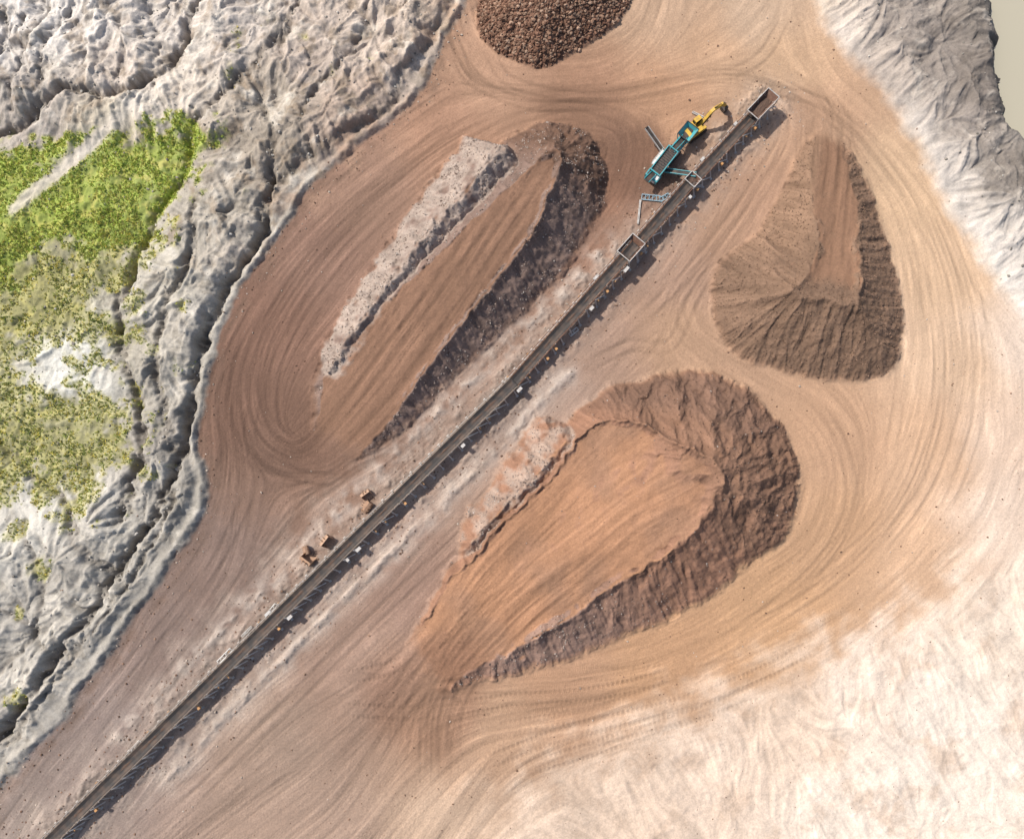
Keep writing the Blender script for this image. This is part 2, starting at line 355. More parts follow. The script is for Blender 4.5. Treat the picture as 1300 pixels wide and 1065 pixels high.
# darker margin along foot of the bank
col=mixc(col,alb((120,98,84)),np.exp(-((sNW+1.6)/1.3)**2)*np.clip(.55+n_mid2*1.5,0,1)*.55)
# piles
steep=smooth(.26,.42,slope)
pA=smooth(.2,1.4,hA+n_mid2*.5)*(1-out);pB=smooth(.2,1.4,hB+n_mid2*.5)*(1-out);pC=smooth(.0,1.0,hC+n_fine*.3);pD=smooth(.0,.5,hD)
col=mixc(col,alb((146,113,92)),pA)
col=mixc(col,alb((140,118,107)),pA*steep)
mA=pA*smooth(-1.4,-.1,cA-hp)*smooth(-.4,.15,n_mid2+.12)*smooth(.0,.4,cA)*smooth(.99,.88,a_s)
col=mixc(col,alb((186,170,157)),np.clip(mA,0,1)*.78)
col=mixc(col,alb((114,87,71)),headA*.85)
rampv=fbm(X,Y,16,3,720)
col=mixc(col,alb((176,133,103)),pB)
col=mixc(col,alb((160,124,100)),pB*smooth(.0,.45,rampv+.15)*.8)
col=mixc(col,alb((158,120,98)),pB*steep)
lowB=pB*steep*smooth(.75,.35,b_s)*smooth(-3,3,b_t);col=mixc(col,alb((148,122,109)),lowB*.9)
mB=pB*smooth(-1.4,-.1,cB-hp)*smooth(-.25,.25,n_mid2+.08)*smooth(.0,.4,cB)
col=mixc(col,alb((180,162,148)),np.clip(mB,0,1)*.72)
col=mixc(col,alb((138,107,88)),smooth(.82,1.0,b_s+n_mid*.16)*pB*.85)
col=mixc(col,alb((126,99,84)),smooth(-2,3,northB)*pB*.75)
col=mixc(col,alb((150,116,93)),pC)
col=mixc(col,alb((136,110,91)),pC*np.clip(steep+smooth(.93,1.02,c_s+n_mid*.05),0,1))
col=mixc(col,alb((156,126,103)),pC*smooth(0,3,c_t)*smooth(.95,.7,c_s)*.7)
col=mixc(col,alb((134,102,84)),pD)
dark_gnd=up(sdf([(770,165),(830,160),(850,200),(870,240),(810,260),(770,220)]),wx,wy)
col=mixc(col,alb((110,84,70)),smooth(-4,3,dark_gnd)*.6*(1-pA))  # screener's shadow and dark ground around it, painted into the colour
dark_gnd=up(sdf([(690,125),(760,130),(800,170),(770,205),(700,160)]),wx,wy)
col=mixc(col,alb((118,91,75)),smooth(-4,3,dark_gnd)*.45)  # darker floor patch off the tip of pile A
dark_gnd=up(sdf([(300,440),(380,500),(410,560),(440,600),(360,610),(290,590),(275,520)]),wx,wy)
col=mixc(col,alb((118,91,77)),smooth(-4,4,dark_gnd)*.5*(1-out))  # darker floor patch at the west turning loop
dark_gnd=up(sdf([(470,850),(590,800),(620,870),(560,960),(480,930)]),wx,wy)
col=mixc(col,alb((144,107,86)),smooth(-4,4,dark_gnd)*.5)  # browner patch at the foot of ramp B
# NW
NWs=[(100,40,(226,218,208)),(20,40,(222,214,205)),(60,150,(184,173,162)),(200,30,(212,202,191)),(150,100,(204,191,178)),(300,50,(202,191,180)),(400,80,(190,175,162)),(450,160,(180,161,146)),(330,200,(164,153,139)),(350,130,(174,162,147)),(500,50,(204,188,173)),(560,20,(204,184,164)),(220,120,(217,205,190)),(130,170,(202,191,170)),(270,300,(178,170,157)),(310,330,(190,182,170)),(240,480,(174,167,155)),(250,420,(190,183,171)),(200,560,(162,155,145)),(150,680,(178,172,161)),(60,900,(182,175,164)),(200,720,(168,162,152)),(60,560,(176,170,146)),(50,650,(208,203,192)),(30,800,(178,172,162)),(100,740,(168,162,152)),(120,650,(197,191,181)),(225,640,(161,155,145)),(100,460,(228,225,214)),(20,960,(176,169,158)),(200,350,(196,189,175)),(170,440,(170,163,149)),(60,280,(172,168,130)),(60,380,(178,171,140)),(-100,500,(180,176,160))]
cNW=shep(NWs,30.)
mm=smooth(-.3,.9,sNW)
col=col*(1-mm[...,None])+cNW*mm[...,None]
mot=smooth(.0,.35,fbm(X+wx,Y+wy,6,5,640,gain=.65))*mm*smooth(-10,30,Y+X*.3)
col=mixc(col,alb((148,130,110)),mot*.65)
mot=smooth(.1,.4,fbm(X+wx,Y+wy,5,5,650,gain=.65))*mm
col=mixc(col,alb((136,127,113)),mot*.4)
mot=smooth(.1,.4,fbm(X+wx,Y+wy,9,5,660,gain=.65))*mm
col=mixc(col,alb((230,222,208)),mot*.5)
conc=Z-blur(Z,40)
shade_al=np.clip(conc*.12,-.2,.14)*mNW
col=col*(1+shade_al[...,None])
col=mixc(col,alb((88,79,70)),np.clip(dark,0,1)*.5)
st=np.exp(-((sNW-2)/7)**2)*smooth(-.1,.4,n_mid)*smooth(20,60,Y);col=mixc(col,alb((165,136,114)),st*.6)
# NE
NEs=[(1060,40,(208,195,182)),(1030,0,(208,190,170)),(1150,185,(214,203,191)),(1250,330,(226,216,204)),(1180,60,(150,140,131)),(1240,110,(124,115,107)),(1275,220,(138,129,120)),(1140,20,(162,151,141)),(1210,160,(154,144,135)),(1250,30,(126,118,110)),(1290,300,(200,191,181)),(1200,230,(207,197,186)),(1110,90,(184,171,159)),(1340,200,(150,144,136)),(1340,420,(228,220,209))]
cNE=shep(NEs,25.)
mm=smooth(-1.5,3,sNE+n_mid*2)
col=col*(1-mm[...,None])+cNE*mm[...,None]
dkNE=smooth(-.05,.4,fbm((X*.62-Y*.78)+wx*1.4,(X*.78+Y*.62)/3+wy*1.4,6,5,410,gain=.6))*smooth(5,14,sNE)
col=mixc(col,alb((104,95,87)),dkNE*.7*smooth(12,-10,-sNE+14))
mot=smooth(.1,.4,fbm(X+wx,Y+wy,6,5,415,gain=.65))*mm;col=mixc(col,alb((206,195,181)),mot*.45)
col=mixc(col,alb((80,75,68)),smooth(-5,-.3,wat)*.8)
SEs=[(1250,780,(236,217,197)),(1100,880,(239,219,200)),(900,940,(228,205,184)),(1200,930,(241,225,208)),(1000,900,(230,205,182)),(1290,720,(236,217,197)),(1100,1050,(240,223,205)),(780,1000,(220,196,174))]
cSE=shep(SEs,40.)
mm=smooth(-10,10,sSE+n_mid*10+LB*1.4)
col=col*(1-mm[...,None])+cSE*mm[...,None]
col=mixc(col,alb((210,184,161)),smooth(.0,.4,fbm(X+wx,Y+wy,10,5,670,gain=.6))*mSE*.65)
# streaks and mottling
onf=(1-wg)
ampm=(.66+.42*smooth(40,-30,X+Y*.3))*np.clip(.85+.9*n_mid+.5*n_big,.3,1.4)
col=col*(1+(onf*ampm*(.105*LL+.05*LB)+out*(.06*LS+.045*LG)+plat*(1-out)*(.09*LS+.05*LG))[...,None])
col=col*(1+(n_big*.13+n_mid*.11+n_fine*(.08+.06*mNW))[...,None])
col=col*(1-(TR*ampm*.25+RT*.23)[...,None])
fleck=smooth(.42,.62,fbm(X,Y,.9,2,700))*smooth(.0,.3,fbm(X,Y,5,2,710))
fm=fleck*np.clip(pA*steep+lowB+mA+mB,0,1)
col=mixc(col,alb((190,176,164)),np.clip(fm,0,1)*.45)
# vegetation
V1=up(sdf([(-60,212),(60,200),(120,182),(170,174),(240,168),(258,190),(240,215),(205,252),(182,292),(120,298),(60,308),(20,338),(-60,352)]),wx*1.4,wy*1.4)
V2=up(sdf([(-60,330),(60,308),(150,308),(190,285),(188,320),(155,362),(125,380),(150,410),(140,438),(60,440),(20,470),(40,500),(110,500),(160,525),(168,560),(140,600),(105,632),(40,608),(0,625),(-60,620)]),wx*1.6,wy*1.6)
vn=fbm(X,Y,5,5,800,gain=.62);vn2=fbm(X+wx,Y+wy,13,4,840)
v1=smooth(-2.5,2.5,V1+vn*9+vn2*5+2.2);v2=smooth(-3,4,V2+vn*16+vn2*12+1.5)
bl=np.zeros_like(Z)
for (bx,by,br,bw) in [(28,670,20,1),(62,718,20,1),(32,776,12,.9),(25,885,26,.7),(230,465,22,.6),(272,188,20,.8),(305,60,30,.5),(345,40,16,.6),(190,600,22,.7),(240,395,14,.6),(100,610,34,.9),(480,95,25,.45),(430,110,30,.45),(180,330,20,.7),(250,240,18,.6),(200,450,16,.5),(300,110,25,.4),(390,60,30,.4),(310,250,25,.4),(180,380,18,.6),(20,120,25,.35)]:
    p=G((bx,by));bl=np.maximum(bl,bw*np.exp(-((X-p[0])**2+(Y-p[1])**2)/(br*M2)**2))
v3=smooth(.42,.75,bl+vn*.6)
path=up(ldist([(290,30),(245,90),(150,160),(60,232),(20,265)]),wx*.5,wy*.5)
v1=v1*smooth(.8,2.4,path)
veg=np.clip(np.maximum(np.maximum(v1,v2*.82),v3*.7),0,1)
g1=np.array(alb((172,188,86)));g2=np.array(alb((170,166,104)));gy_=np.array(alb((208,198,108)))
vm=smooth(-.25,.3,vn+.2*n_mid)[...,None]
vc=(g1*v1[...,None]+(g2)*(1-v1[...,None]))
vc=vc*(.74+.5*vm)
fl=smooth(.0,.4,fbm(X,Y,3.2,3,820))[...,None];vc=vc*(1-fl*.6)+gy_*fl*.6
col=col*(1-veg[...,None]*.88)+vc*veg[...,None]*.88
col=mixc(col,alb((222,213,200)),np.exp(-(path/1.8)**2)*.6)
col=np.clip(col,.015,.78)
# ------------------------------------------------------------------ micro heights
Z=Z+(LL*.04+LB*.035)*onf*ampm-TR*.09*ampm-RT*.13
Z=Z+(LS*.12+LG*.2)*plat*(1-out)+(LS*.08+LG*.36)*mNW*(1-.5*mV)+(LS*.09+LG*.26)*mNE+(LG*.05+LS*.035)*mSE
grav=np.clip(pC*smooth(.9,1.02,c_s)+pC*steep*.7+pD*1.0+headB*.6+headA*.6+pA*steep*.8+lowB*.7,0,1)
Z=Z+grav*(fbm(X,Y,1.1,2,900)*.2+r.standard_normal(Z.shape)*.03)
Z=Z+(1-grav)*r.standard_normal(Z.shape)*.012+fbm(X,Y,1.6,2,910)*(.05+.08*mNW+.08*mNE)+spill*fbm(X,Y,1.0,2,930)*.8
Z=Z+veg*(fbm(X,Y,1.2,2,920)*.3)
Z=Z.astype(np.float32)
def hz(x,y):
    u=np.atleast_1d((np.asarray(x,float)-X0)/D);v=np.atleast_1d((np.asarray(y,float)-Y0)/D)
    return bil(Z,u,v)
def hz1(x,y): return float(hz(x,y)[0])
# outer skirt reaching the horizon
offs=np.array([2,6,14,30,60,120,240,480,900,1600.])
xs=np.concatenate([X0-offs[::-1],gx,X1+offs]);ys=np.concatenate([Y0-offs[::-1],gy,Y1+offs])
K=len(offs)
Zp=np.pad(Z,K,mode='edge');Cp_=np.pad(col,((K,K),(K,K),(0,0)),mode='edge')
XX,YY=np.meshgrid(xs,ys)
ex=np.maximum(np.maximum(X0-XX,XX-X1),np.maximum(Y0-YY,YY-Y1));ex=np.clip(ex,0,None)
fz=smooth(0,25,ex);Zp=Zp*(1-fz)+fz*(fbm(XX,YY,60,3,950)*4)
meanc=np.array(alb((190,172,152)));Cp_=Cp_*(1-fz[...,None]*.9)+meanc*fz[...,None]*.9
# ------------------------------------------------------------------ mesh helpers
def link(o): bpy.context.scene.collection.objects.link(o);return o
def fastmesh(name,V,Fq,k):
    me=bpy.data.meshes.new(name)
    me.vertices.add(len(V));me.vertices.foreach_set('co',np.ascontiguousarray(V,np.float32).ravel())
    me.loops.add(len(Fq)*k);me.loops.foreach_set('vertex_index',np.ascontiguousarray(Fq,np.int32).ravel())
    me.polygons.add(len(Fq));me.polygons.foreach_set('loop_start',np.arange(0,len(Fq)*k,k,dtype=np.int32))
    me.update(calc_edges=True);return me
def setcol(me,C):
    a=me.color_attributes.new(name='Col',type='FLOAT_COLOR',domain='POINT')
    rgba=np.ones((len(C),4),np.float32);rgba[:,:3]=C;a.data.foreach_set('color',rgba.ravel())
ny,nx=XX.shape
V=np.stack([XX,YY,Zp],-1).reshape(-1,3)
idx=np.arange(ny*nx).reshape(ny,nx)
Fq=np.stack([idx[:-1,:-1],idx[:-1,1:],idx[1:,1:],idx[1:,:-1]],-1).reshape(-1,4)
me=fastmesh('terrain',V,Fq,4);setcol(me,Cp_.reshape(-1,3))
terrain=link(bpy.data.objects.new('terrain',me))
def nodes(name):
    m=bpy.data.materials.new(name);m.use_nodes=True;nt=m.node_tree
    return m,nt,nt.nodes['Principled BSDF']
def earth(name,scale=3.0,bump=.35,var=.25,rough=.95,dist=.06):
    m,nt,b=nodes(name)
    at=nt.nodes.new('ShaderNodeAttribute');at.attribute_name='Col'
    tc=nt.nodes.new('ShaderNodeTexCoord')
    n=nt.nodes.new('ShaderNodeTexNoise');n.inputs['Scale'].default_value=scale;n.inputs['Detail'].default_value=6;n.inputs['Roughness'].default_value=.7
    nt.links.new(tc.outputs['Object'],n.inputs['Vector'])
    mr=nt.nodes.new('ShaderNodeMapRange');mr.inputs[1].default_value=.25;mr.inputs[2].default_value=.75;mr.inputs[3].default_value=1-var;mr.inputs[4].default_value=1+var
    nt.links.new(n.outputs['Fac'],mr.inputs[0])
    vm=nt.nodes.new('ShaderNodeVectorMath');vm.operation='SCALE'
    nt.links.new(at.outputs['Color'],vm.inputs[0]);nt.links.new(mr.outputs[0],vm.inputs['Scale'])
    nt.links.new(vm.outputs[0],b.inputs['Base Color'])
    bp=nt.nodes.new('ShaderNodeBump');bp.inputs['Strength'].default_value=bump;bp.inputs['Distance'].default_value=dist
    nt.links.new(n.outputs['Fac'],bp.inputs['Height']);nt.links.new(bp.outputs[0],b.inputs['Normal'])
    b.inputs['Roughness'].default_value=rough;b.inputs['Specular IOR Level'].default_value=.15
    return m
terrain.data.materials.append(earth('earth',2.6,.5,.22,dist=.2))
def simple(name,c,rough=.6,metal=0.0,dirt=.35,scale=2.0,dcol=(150,120,98)):
    m,nt,b=nodes(name)
    tc=nt.nodes.new('ShaderNodeTexCoord');n=nt.nodes.new('ShaderNodeTexNoise');n.inputs['Scale'].default_value=scale;n.inputs['Detail'].default_value=5
    nt.links.new(tc.outputs['Object'],n.inputs['Vector'])
    cr=nt.nodes.new('ShaderNodeValToRGB');cr.color_ramp.elements[0].position=.42;cr.color_ramp.elements[1].position=.68
    nt.links.new(n.outputs['Fac'],cr.inputs[0])
    a=lin(c)/1.25;d=lin(dcol)/1.4;d=a*(1-dirt)+d*dirt
    cr.color_ramp.elements[0].color=(*a,1);cr.color_ramp.elements[1].color=(*d,1)
    nt.links.new(cr.outputs[0],b.inputs['Base Color'])
    b.inputs['Roughness'].default_value=rough;b.inputs['Metallic'].default_value=metal
    return m
M_teal=simple('teal_paint',(70,170,178),.45,0,.4);M_yel=simple('yellow_paint',(222,180,70),.5,0,.45)
M_dark=simple('dark_steel',(52,48,46),.6,0,.3);M_rub=simple('belt_rubber',(58,53,50),.8,0,.3,.6)
M_galv=simple('galvanised_steel',(198,194,188),.5,.0,.4);M_rust=simple('rusty_steel',(110,78,62),.8,0,.5)
M_str=simple('weathered_steel',(134,122,110),.7,0,.5)
M_or=simple('orange_paint',(200,148,90),.5,0,.45);M_glass=simple('cab_glass',(35,45,52),.1,0,.05)
M_blue=simple('pale_blue_paint',(150,185,200),.5,0,.35);M_soil=simple('fed_soil',(100,78,65),.95,0,.6,3.0,(76,60,50))
M_white=simple('white_paint',(228,226,220),.5,0,.25)
# water
Pw=G([(1230,-90),(1252,250),(1700,300),(1700,-260),(1230,-260)])
wme=bpy.data.meshes.new('pond_water');wme.from_pydata([(a,b,-2.1) for a,b in Pw],[],[tuple(range(5))]);wo=link(bpy.data.objects.new('pond_water',wme))
m,nt,b=nodes('silty_water');b.inputs['Base Color'].default_value=(*(alb((190,182,160))),1);b.inputs['Roughness'].default_value=.15
n=nt.nodes.new('ShaderNodeTexNoise');n.inputs['Scale'].default_value=1.5;bp=nt.nodes.new('ShaderNodeBump');bp.inputs['Strength'].default_value=.15
nt.links.new(n.outputs['Fac'],bp.inputs['Height']);nt.links.new(bp.outputs[0],b.inputs['Normal']);wme.materials.append(m)
# ------------------------------------------------------------------ part builder
import bmesh
class MB:
    def __init__(s,mat): s.v=[];s.f=[];s.mat=mat
    def hexa(s,c):
        o=len(s.v);s.v+=[tuple(p) for p in c]
        s.f+=[(o,o+3,o+2,o+1),(o+4,o+5,o+6,o+7),(o,o+1,o+5,o+4),(o+1,o+2,o+6,o+5),(o+2,o+3,o+7,o+6),(o+3,o,o+4,o+7)]
    def box(s,x0,x1,y0,y1,z0,z1):
        s.hexa([(x0,y0,z0),(x1,y0,z0),(x1,y1,z0),(x0,y1,z0),(x0,y0,z1),(x1,y0,z1),(x1,y1,z1),(x0,y1,z1)])
    def beam(s,p,q,w,h):
        p=Vector(p);q=Vector(q);d=(q-p).normalized();u=Vector((0,0,1)) if abs(d.z)<.95 else Vector((1,0,0))
        a=d.cross(u).normalized();b=a.cross(d).normalized();a*=w/2;b*=h/2
        s.hexa([p-a-b,p+a-b,q+a-b,q-a-b,p-a+b,p+a+b,q+a+b,q-a+b])
    def cyl(s,p,q,r,n=12,r2=None):
        p=Vector(p);q=Vector(q);r2=r if r2 is None else r2;d=(q-p).normalized();u=Vector((0,0,1)) if abs(d.z)<.95 else Vector((1,0,0))
        a=d.cross(u).normalized();b=a.cross(d).normalized();o=len(s.v)
        for c,rr in ((p,r),(q,r2)):
            for i in range(n):
                t=2*math.pi*i/n;s.v.append(tuple(c+a*rr*math.cos(t)+b*rr*math.sin(t)))
        for i in range(n): j=(i+1)%n;s.f.append((o+i,o+j,o+n+j,o+n+i))
        s.f.append(tuple(o+i for i in range(n))[::-1]);s.f.append(tuple(o+n+i for i in range(n)))
    def prism(s,prof,y0,y1):
        o=len(s.v);n=len(prof)
        s.v+=[(x,y0,z) for x,z in prof]+[(x,y1,z) for x,z in prof]
        for i in range(n): j=(i+1)%n;s.f.append((o+i,o+j,o+n+j,o+n+i))
        s.f.append(tuple(o+i for i in range(n))[::-1]);s.f.append(tuple(o+n+i for i in range(n)))
    def quad(s,*p): o=len(s.v);s.v+=[tuple(q) for q in p];s.f.append(tuple(range(o,o+len(p))))
    def make(s,name,parent,bev=0):
        me=bpy.data.meshes.new(name);me.from_pydata(s.v,[],s.f);me.materials.append(s.mat);me.update()
        bm=bmesh.new();bm.from_mesh(me);bmesh.ops.recalc_face_normals(bm,faces=bm.faces);bm.to_mesh(me);bm.free()
        o=link(bpy.data.objects.new(name,me));o.parent=parent
        if bev:
            md=o.modifiers.new('b','BEVEL');md.width=bev;md.segments=2;md.limit_method='ANGLE'
        return o
def empty(name,px,ang,z=None,off=0):
    x,y=G(px);e=bpy.data.objects.new(name,None);e.empty_display_size=1
    e.location=(x,y,(hz1(x,y) if z is None else z)+off);e.rotation_euler=(0,0,ang);return link(e)
def ang_of(a,b):
    a=G(a);b=G(b);return math.atan2(b[1]-a[1],b[0]-a[0])
# ------------------------------------------------------------------ conveyors
def conveyor(name,pa,pb,za,zb,style,seed):
    a=G(pa);b=G(pb);L=float(np.hypot(*(b-a)));e=empty(name,pa,ang_of(pa,pb),z=0.0)
    rr=np.random.default_rng(seed)
    def gz(s,u):
        c,sn=math.cos(e.rotation_euler[2]),math.sin(e.rotation_euler[2])
        return hz1(a[0]+c*s-sn*u,a[1]+sn*s+c*u)
    zz=lambda s:za+(zb-za)*s/L
    belt=MB(M_rub);st=MB(M_str if style==0 else M_rust);leg=MB(M_galv);acc=MB(M_or);dk=MB(M_dark);soil=MB(M_soil)
    n=int(L/3)
    prof=[(-1.05,.36),(-.42,.04),(.42,.04),(1.05,.36)]
    for i in range(n):
        s0,s1=L*i/n,L*(i+1)/n
        for k in range(3):
            p,q=prof[k],prof[k+1]
            belt.quad((s0,p[0],zz(s0)+p[1]),(s1,p[0],zz(s1)+p[1]),(s1,q[0],zz(s1)+q[1]),(s0,q[0],zz(s0)+q[1]))
    belt.quad((0,-.7,zz(0)-.55),(L,-.7,zz(L)-.55),(L,.7,zz(L)-.55),(0,.7,zz(0)-.55))
    for sg in (-1,1):
        st.beam((0,sg*1.26,zz(0)+.1),(L,sg*1.26,zz(L)+.1),.2,.26)
        st.beam((0,sg*1.26,zz(0)-.95),(L,sg*1.26,zz(L)-.95),.14,.14)
    s=.6
    while s<L:
        dk.cyl((s,-.34,zz(s)-.06),(s,.34,zz(s)-.06),.07,6)
        for sg in (-1,1):
            dk.cyl((s,sg*.42,zz(s)-.04),(s,sg*1.06,zz(s)+.25),.07,6)
        st.beam((s,-1.4,zz(s)-.16),(s,1.4,zz(s)-.16),.1,.1)
        for sg in (-1,1):
            if rr.random()<.75: (leg if rr.random()<.5 else st).beam((s,sg*1.3,zz(s)-.1),(s,sg*1.45,zz(s)+.42),.2,.1)
        s+=1.5
    s=1.0;i=0
    while s<L:
        for sg in (-1,1):
            w_=2.5 if sg<0 else 2.2
            g=gz(s,sg*w_)
            leg.beam((s,sg*1.26,zz(s)),(s,sg*w_,g-.1),.26,.24)
            leg.box(s-.3,s+.3,sg*w_-.26,sg*w_+.26,g-.1,g+.12)
            st.beam((s,sg*1.26,zz(s)+.05),(min(s+1.5,L),sg*1.26,zz(s+1.5)-.9),.1,.1);st.beam((min(s+1.5,L),sg*1.26,zz(s+1.5)-.9),(min(s+3,L),sg*1.26,zz(s+3)+.05),.1,.1)
        leg.beam((s,-1.5,zz(s)-.5),(s,1.5,zz(s)-.5),.14,.14)
        q=rr.random()
        if q<.33:
            acc.beam((s+.5,-2.2,zz(s)-.45),(s+.5,1.9,zz(s)-.45),.2,.16)
            if q<.15: acc.box(s+.2,s+.8,-2.5,-2.0,zz(s)-.8,zz(s)-.25)
        if q>.8: acc.box(s+1.0,s+1.5,1.7,2.1,zz(s)-.8,zz(s)-.4)
        if rr.random()<.15:
            y0=rr.choice([-2.5,1.55]);leg.box(s+.4,s+.4+rr.uniform(.5,1.6),y0,y0+.7,zz(s)-.4,zz(s)+.2)
        if rr.random()<.6:
            leg.beam((s,-1.45,zz(s)+.1),(s+2.6,-2.3,zz(s)-1.2),.2,.1)
        s+=3.0;i+=1
    st.beam((0,1.8,zz(0)-.1),(L,1.8,zz(L)-.1),.22,.06)
    leg.beam((0,1.62,zz(0)+.25),(L,1.62,zz(L)+.25),.06,.06)
    for k,sx in ((0,0.0),(1,L)):
        dk.cyl((sx,-1.1,zz(sx)-.25),(sx,1.1,zz(sx)-.25),.34,14)
        st.box(sx-.4,sx+.4,-1.5,-1.3,zz(sx)-.5,zz(sx)+.1);st.box(sx-.4,sx+.4,1.3,1.5,zz(sx)-.5,zz(sx)+.1)
    for k in range(int(L*.3)):
        s=rr.uniform(2.5,L-2.5);l=rr.uniform(.5,2.2);h=rr.uniform(.05,.14);w=rr.uniform(.12,.35);z=zz(s)+.045
        soil.quad((s-l,0,z),(s,-w,z),(s,0,z+h));soil.quad((s,-w,z),(s+l,0,z),(s,0,z+h));soil.quad((s+l,0,z),(s,w,z),(s,0,z+h));soil.quad((s,w,z),(s-l,0,z),(s,0,z+h))
    belt.make('belt',e);st.make('stringers',e);leg.make('legs',e);acc.make('brackets',e);dk.make('idlers',e);soil.make('load',e)
    return e
conveyor('belt_conveyor',(50,1083),(652,488),3.0,3.0,0,1)
conveyor('belt_conveyor',(648,492),(803,319),2.6,4.0,1,2)
conveyor('belt_conveyor',(796,328),(874,238),2.8,3.8,1,3)
conveyor('belt_conveyor',(868,245),(968,138),2.5,3.0,1,4)
def hopper(name,px,ang,L,Wd,z0,z1,rim):
    e=empty(name,px,ang,z=hz1(*G(px)));w=MB(rim);s=MB(M_soil);l=MB(M_galv);k=.55
    a=L/2;b=Wd/2
    top=[(-a,-b,z1),(a,-b,z1),(a,b,z1),(-a,b,z1)];bot=[(-a*k,-b*k,z0),(a*k,-b*k,z0),(a*k,b*k,z0),(-a*k,b*k,z0)]
    for i in range(4):
        j=(i+1)%4;w.quad(top[i],top[j],bot[j],bot[i])
        l.beam(top[i],top[j],.16,.18);l.beam(top[i],(top[i][0]*1.02,top[i][1]*1.05,-.2),.18,.18)
        l.beam((top[i][0],top[i][1],z0*.5),(top[j][0],top[j][1],z0*.5),.1,.1)
    for t in (-.33,0,.33):
        l.beam((a*2*t,-b,z1),(a*2*t,-b*k,z0),.1,.1);l.beam((a*2*t,b,z1),(a*2*t,b*k,z0),.1,.1)
    zt=z0+(z1-z0)*.3;kk=k+(1-k)*.28
    n=8;rr=np.random.default_rng(int(L*10));P={}
    for i in range(n+1):
        for j in range(n+1):
            P[i,j]=(a*kk*(2*i/n-1),b*kk*(2*j/n-1),zt+rr.uniform(-.05,.12)+.25*math.sin(i/n*3.14)*math.sin(j/n*3.14))
    for i in range(n):
        for j in range(n): s.quad(P[i,j],P[i+1,j],P[i+1,j+1],P[i,j+1])
    w.make('walls',e);s.make('soil',e);l.make('frame',e);return e
A4=ang_of((800,322),(872,240));A5=ang_of((872,240),(975,132))
hopper('feed_hopper',(797,323),A4,5.6,3.8,3.2,4.8,M_rust)
hopper('feed_hopper',(960,146),A5,7.6,3.4,3.3,5.0,M_rust)
hopper('transfer_chute',(874,238),A5,2.6,3.0,3.4,4.4,M_rust)
# ------------------------------------------------------------------ excavator
def track_prof(L,h):
    r=h/2;p=[]
    for i in range(9): t=-math.pi/2+math.pi*i/8;p.append((L/2-r+r*math.cos(t),r+r*math.sin(t)))
    for i in range(9): t=math.pi/2+math.pi*i/8;p.append((-L/2+r+r*math.cos(t),r+r*math.sin(t)))
    return p
def tracks_part(e,L,h,w,gy_,z=0):
    d=MB(M_dark)
    for sg in (-1,1):
        y0,y1=sg*gy_-w/2,sg*gy_+w/2
        d.prism([(x,zz+z) for x,zz in track_prof(L,h)],y0,y1)
        for i in range(int(L/.32)):
            x=-L/2+.3+i*.32
            if x<L/2-.3: d.box(x,x+.16,y0-.02,y1+.02,h+z,h+z+.05)
        for i in range(5): d.cyl((-L/2+.6+i*(L-1.2)/4,y0-.06,z+.35),(-L/2+.6+i*(L-1.2)/4,y1+.06,z+.35),.2,10)
    d.make('tracks',e)
def excavator(px,tgt):
    e=empty('excavator',px,ang_of(px,tgt));e.scale=(1.12,1.12,1.12)
    tracks_part(e,4.8,1.0,.7,1.35)
    u=MB(M_yel);u.box(-1.3,1.3,-.95,.95,.45,1.0);u.box(-2.4,2.0,-1.45,1.45,1.15,1.55)
    u.prism([(-3.0,1.3),(-2.0,1.2),(-1.8,2.6),(-2.6,2.6),(-3.0,2.2)],-1.5,1.5)
    u.box(-1.8,1.2,-1.45,-.35,1.55,2.3);u.box(-1.8,.1,-.35,1.4,1.55,2.35);u.box(.15,2.0,-1.45,-.75,1.55,1.95)
    u.prism([(1.0,1.6),(1.5,1.4),(4.3,4.3),(6.9,3.5),(7.0,3.95),(4.2,5.0),(3.4,4.7)],-.34,.34)
    u.prism([(6.2,4.5),(6.7,4.6),(8.9,1.5),(8.6,1.3),(6.7,3.2)],-.24,.24);u.make('upper_structure_and_boom',e,.05)
    c=MB(M_glass);c.prism([(.2,1.6),(1.95,1.6),(2.05,2.5),(1.7,3.15),(.2,3.15)],.42,1.38);c.make('cab_glass',e,.04)
    c=MB(M_yel);c.box(.15,1.75,.38,1.42,3.15,3.25)
    for x in (.2,1.75):
        for y in (.42,1.36): c.beam((x,y,1.55),(x,y,3.16),.1,.1)
    c.make('cab_frame',e)
    d=MB(M_dark);d.cyl((0,0,.9),(0,0,1.16),.8,20);d.box(-1.5,-.5,-1.2,-.6,2.3,2.38);d.cyl((-.9,.9,2.3),(-.9,.9,2.9),.08,8)
    d.cyl((1.7,.42,1.7),(3.4,.42,3.9),.11,8);d.cyl((1.7,-.42,1.7),(3.4,-.42,3.9),.11,8);d.cyl((4.2,0,5.1),(6.2,0,4.6),.1,8);d.cyl((6.9,0,4.3),(8.3,0,2.6),.09,8)
    d.make('rams_and_grilles',e)
    b=MB(M_dark);b.prism([(8.9,1.5),(8.5,1.55),(7.9,1.0),(7.8,.4),(8.2,.05),(8.9,.1),(8.8,.2),(8.3,.2),(8.0,.5),(8.1,.95),(8.6,1.4)],-.75,.75)
    for i in range(5): b.beam((8.8,-.65+i*.32,.15),(9.2,-.65+i*.32,.2),.12,.08)
    b.box(8.0,8.8,-.78,-.7,.15,1.4);b.box(8.0,8.8,.7,.78,.15,1.4);b.make('bucket',e)
    return e
excavator((880,168),(922,136))
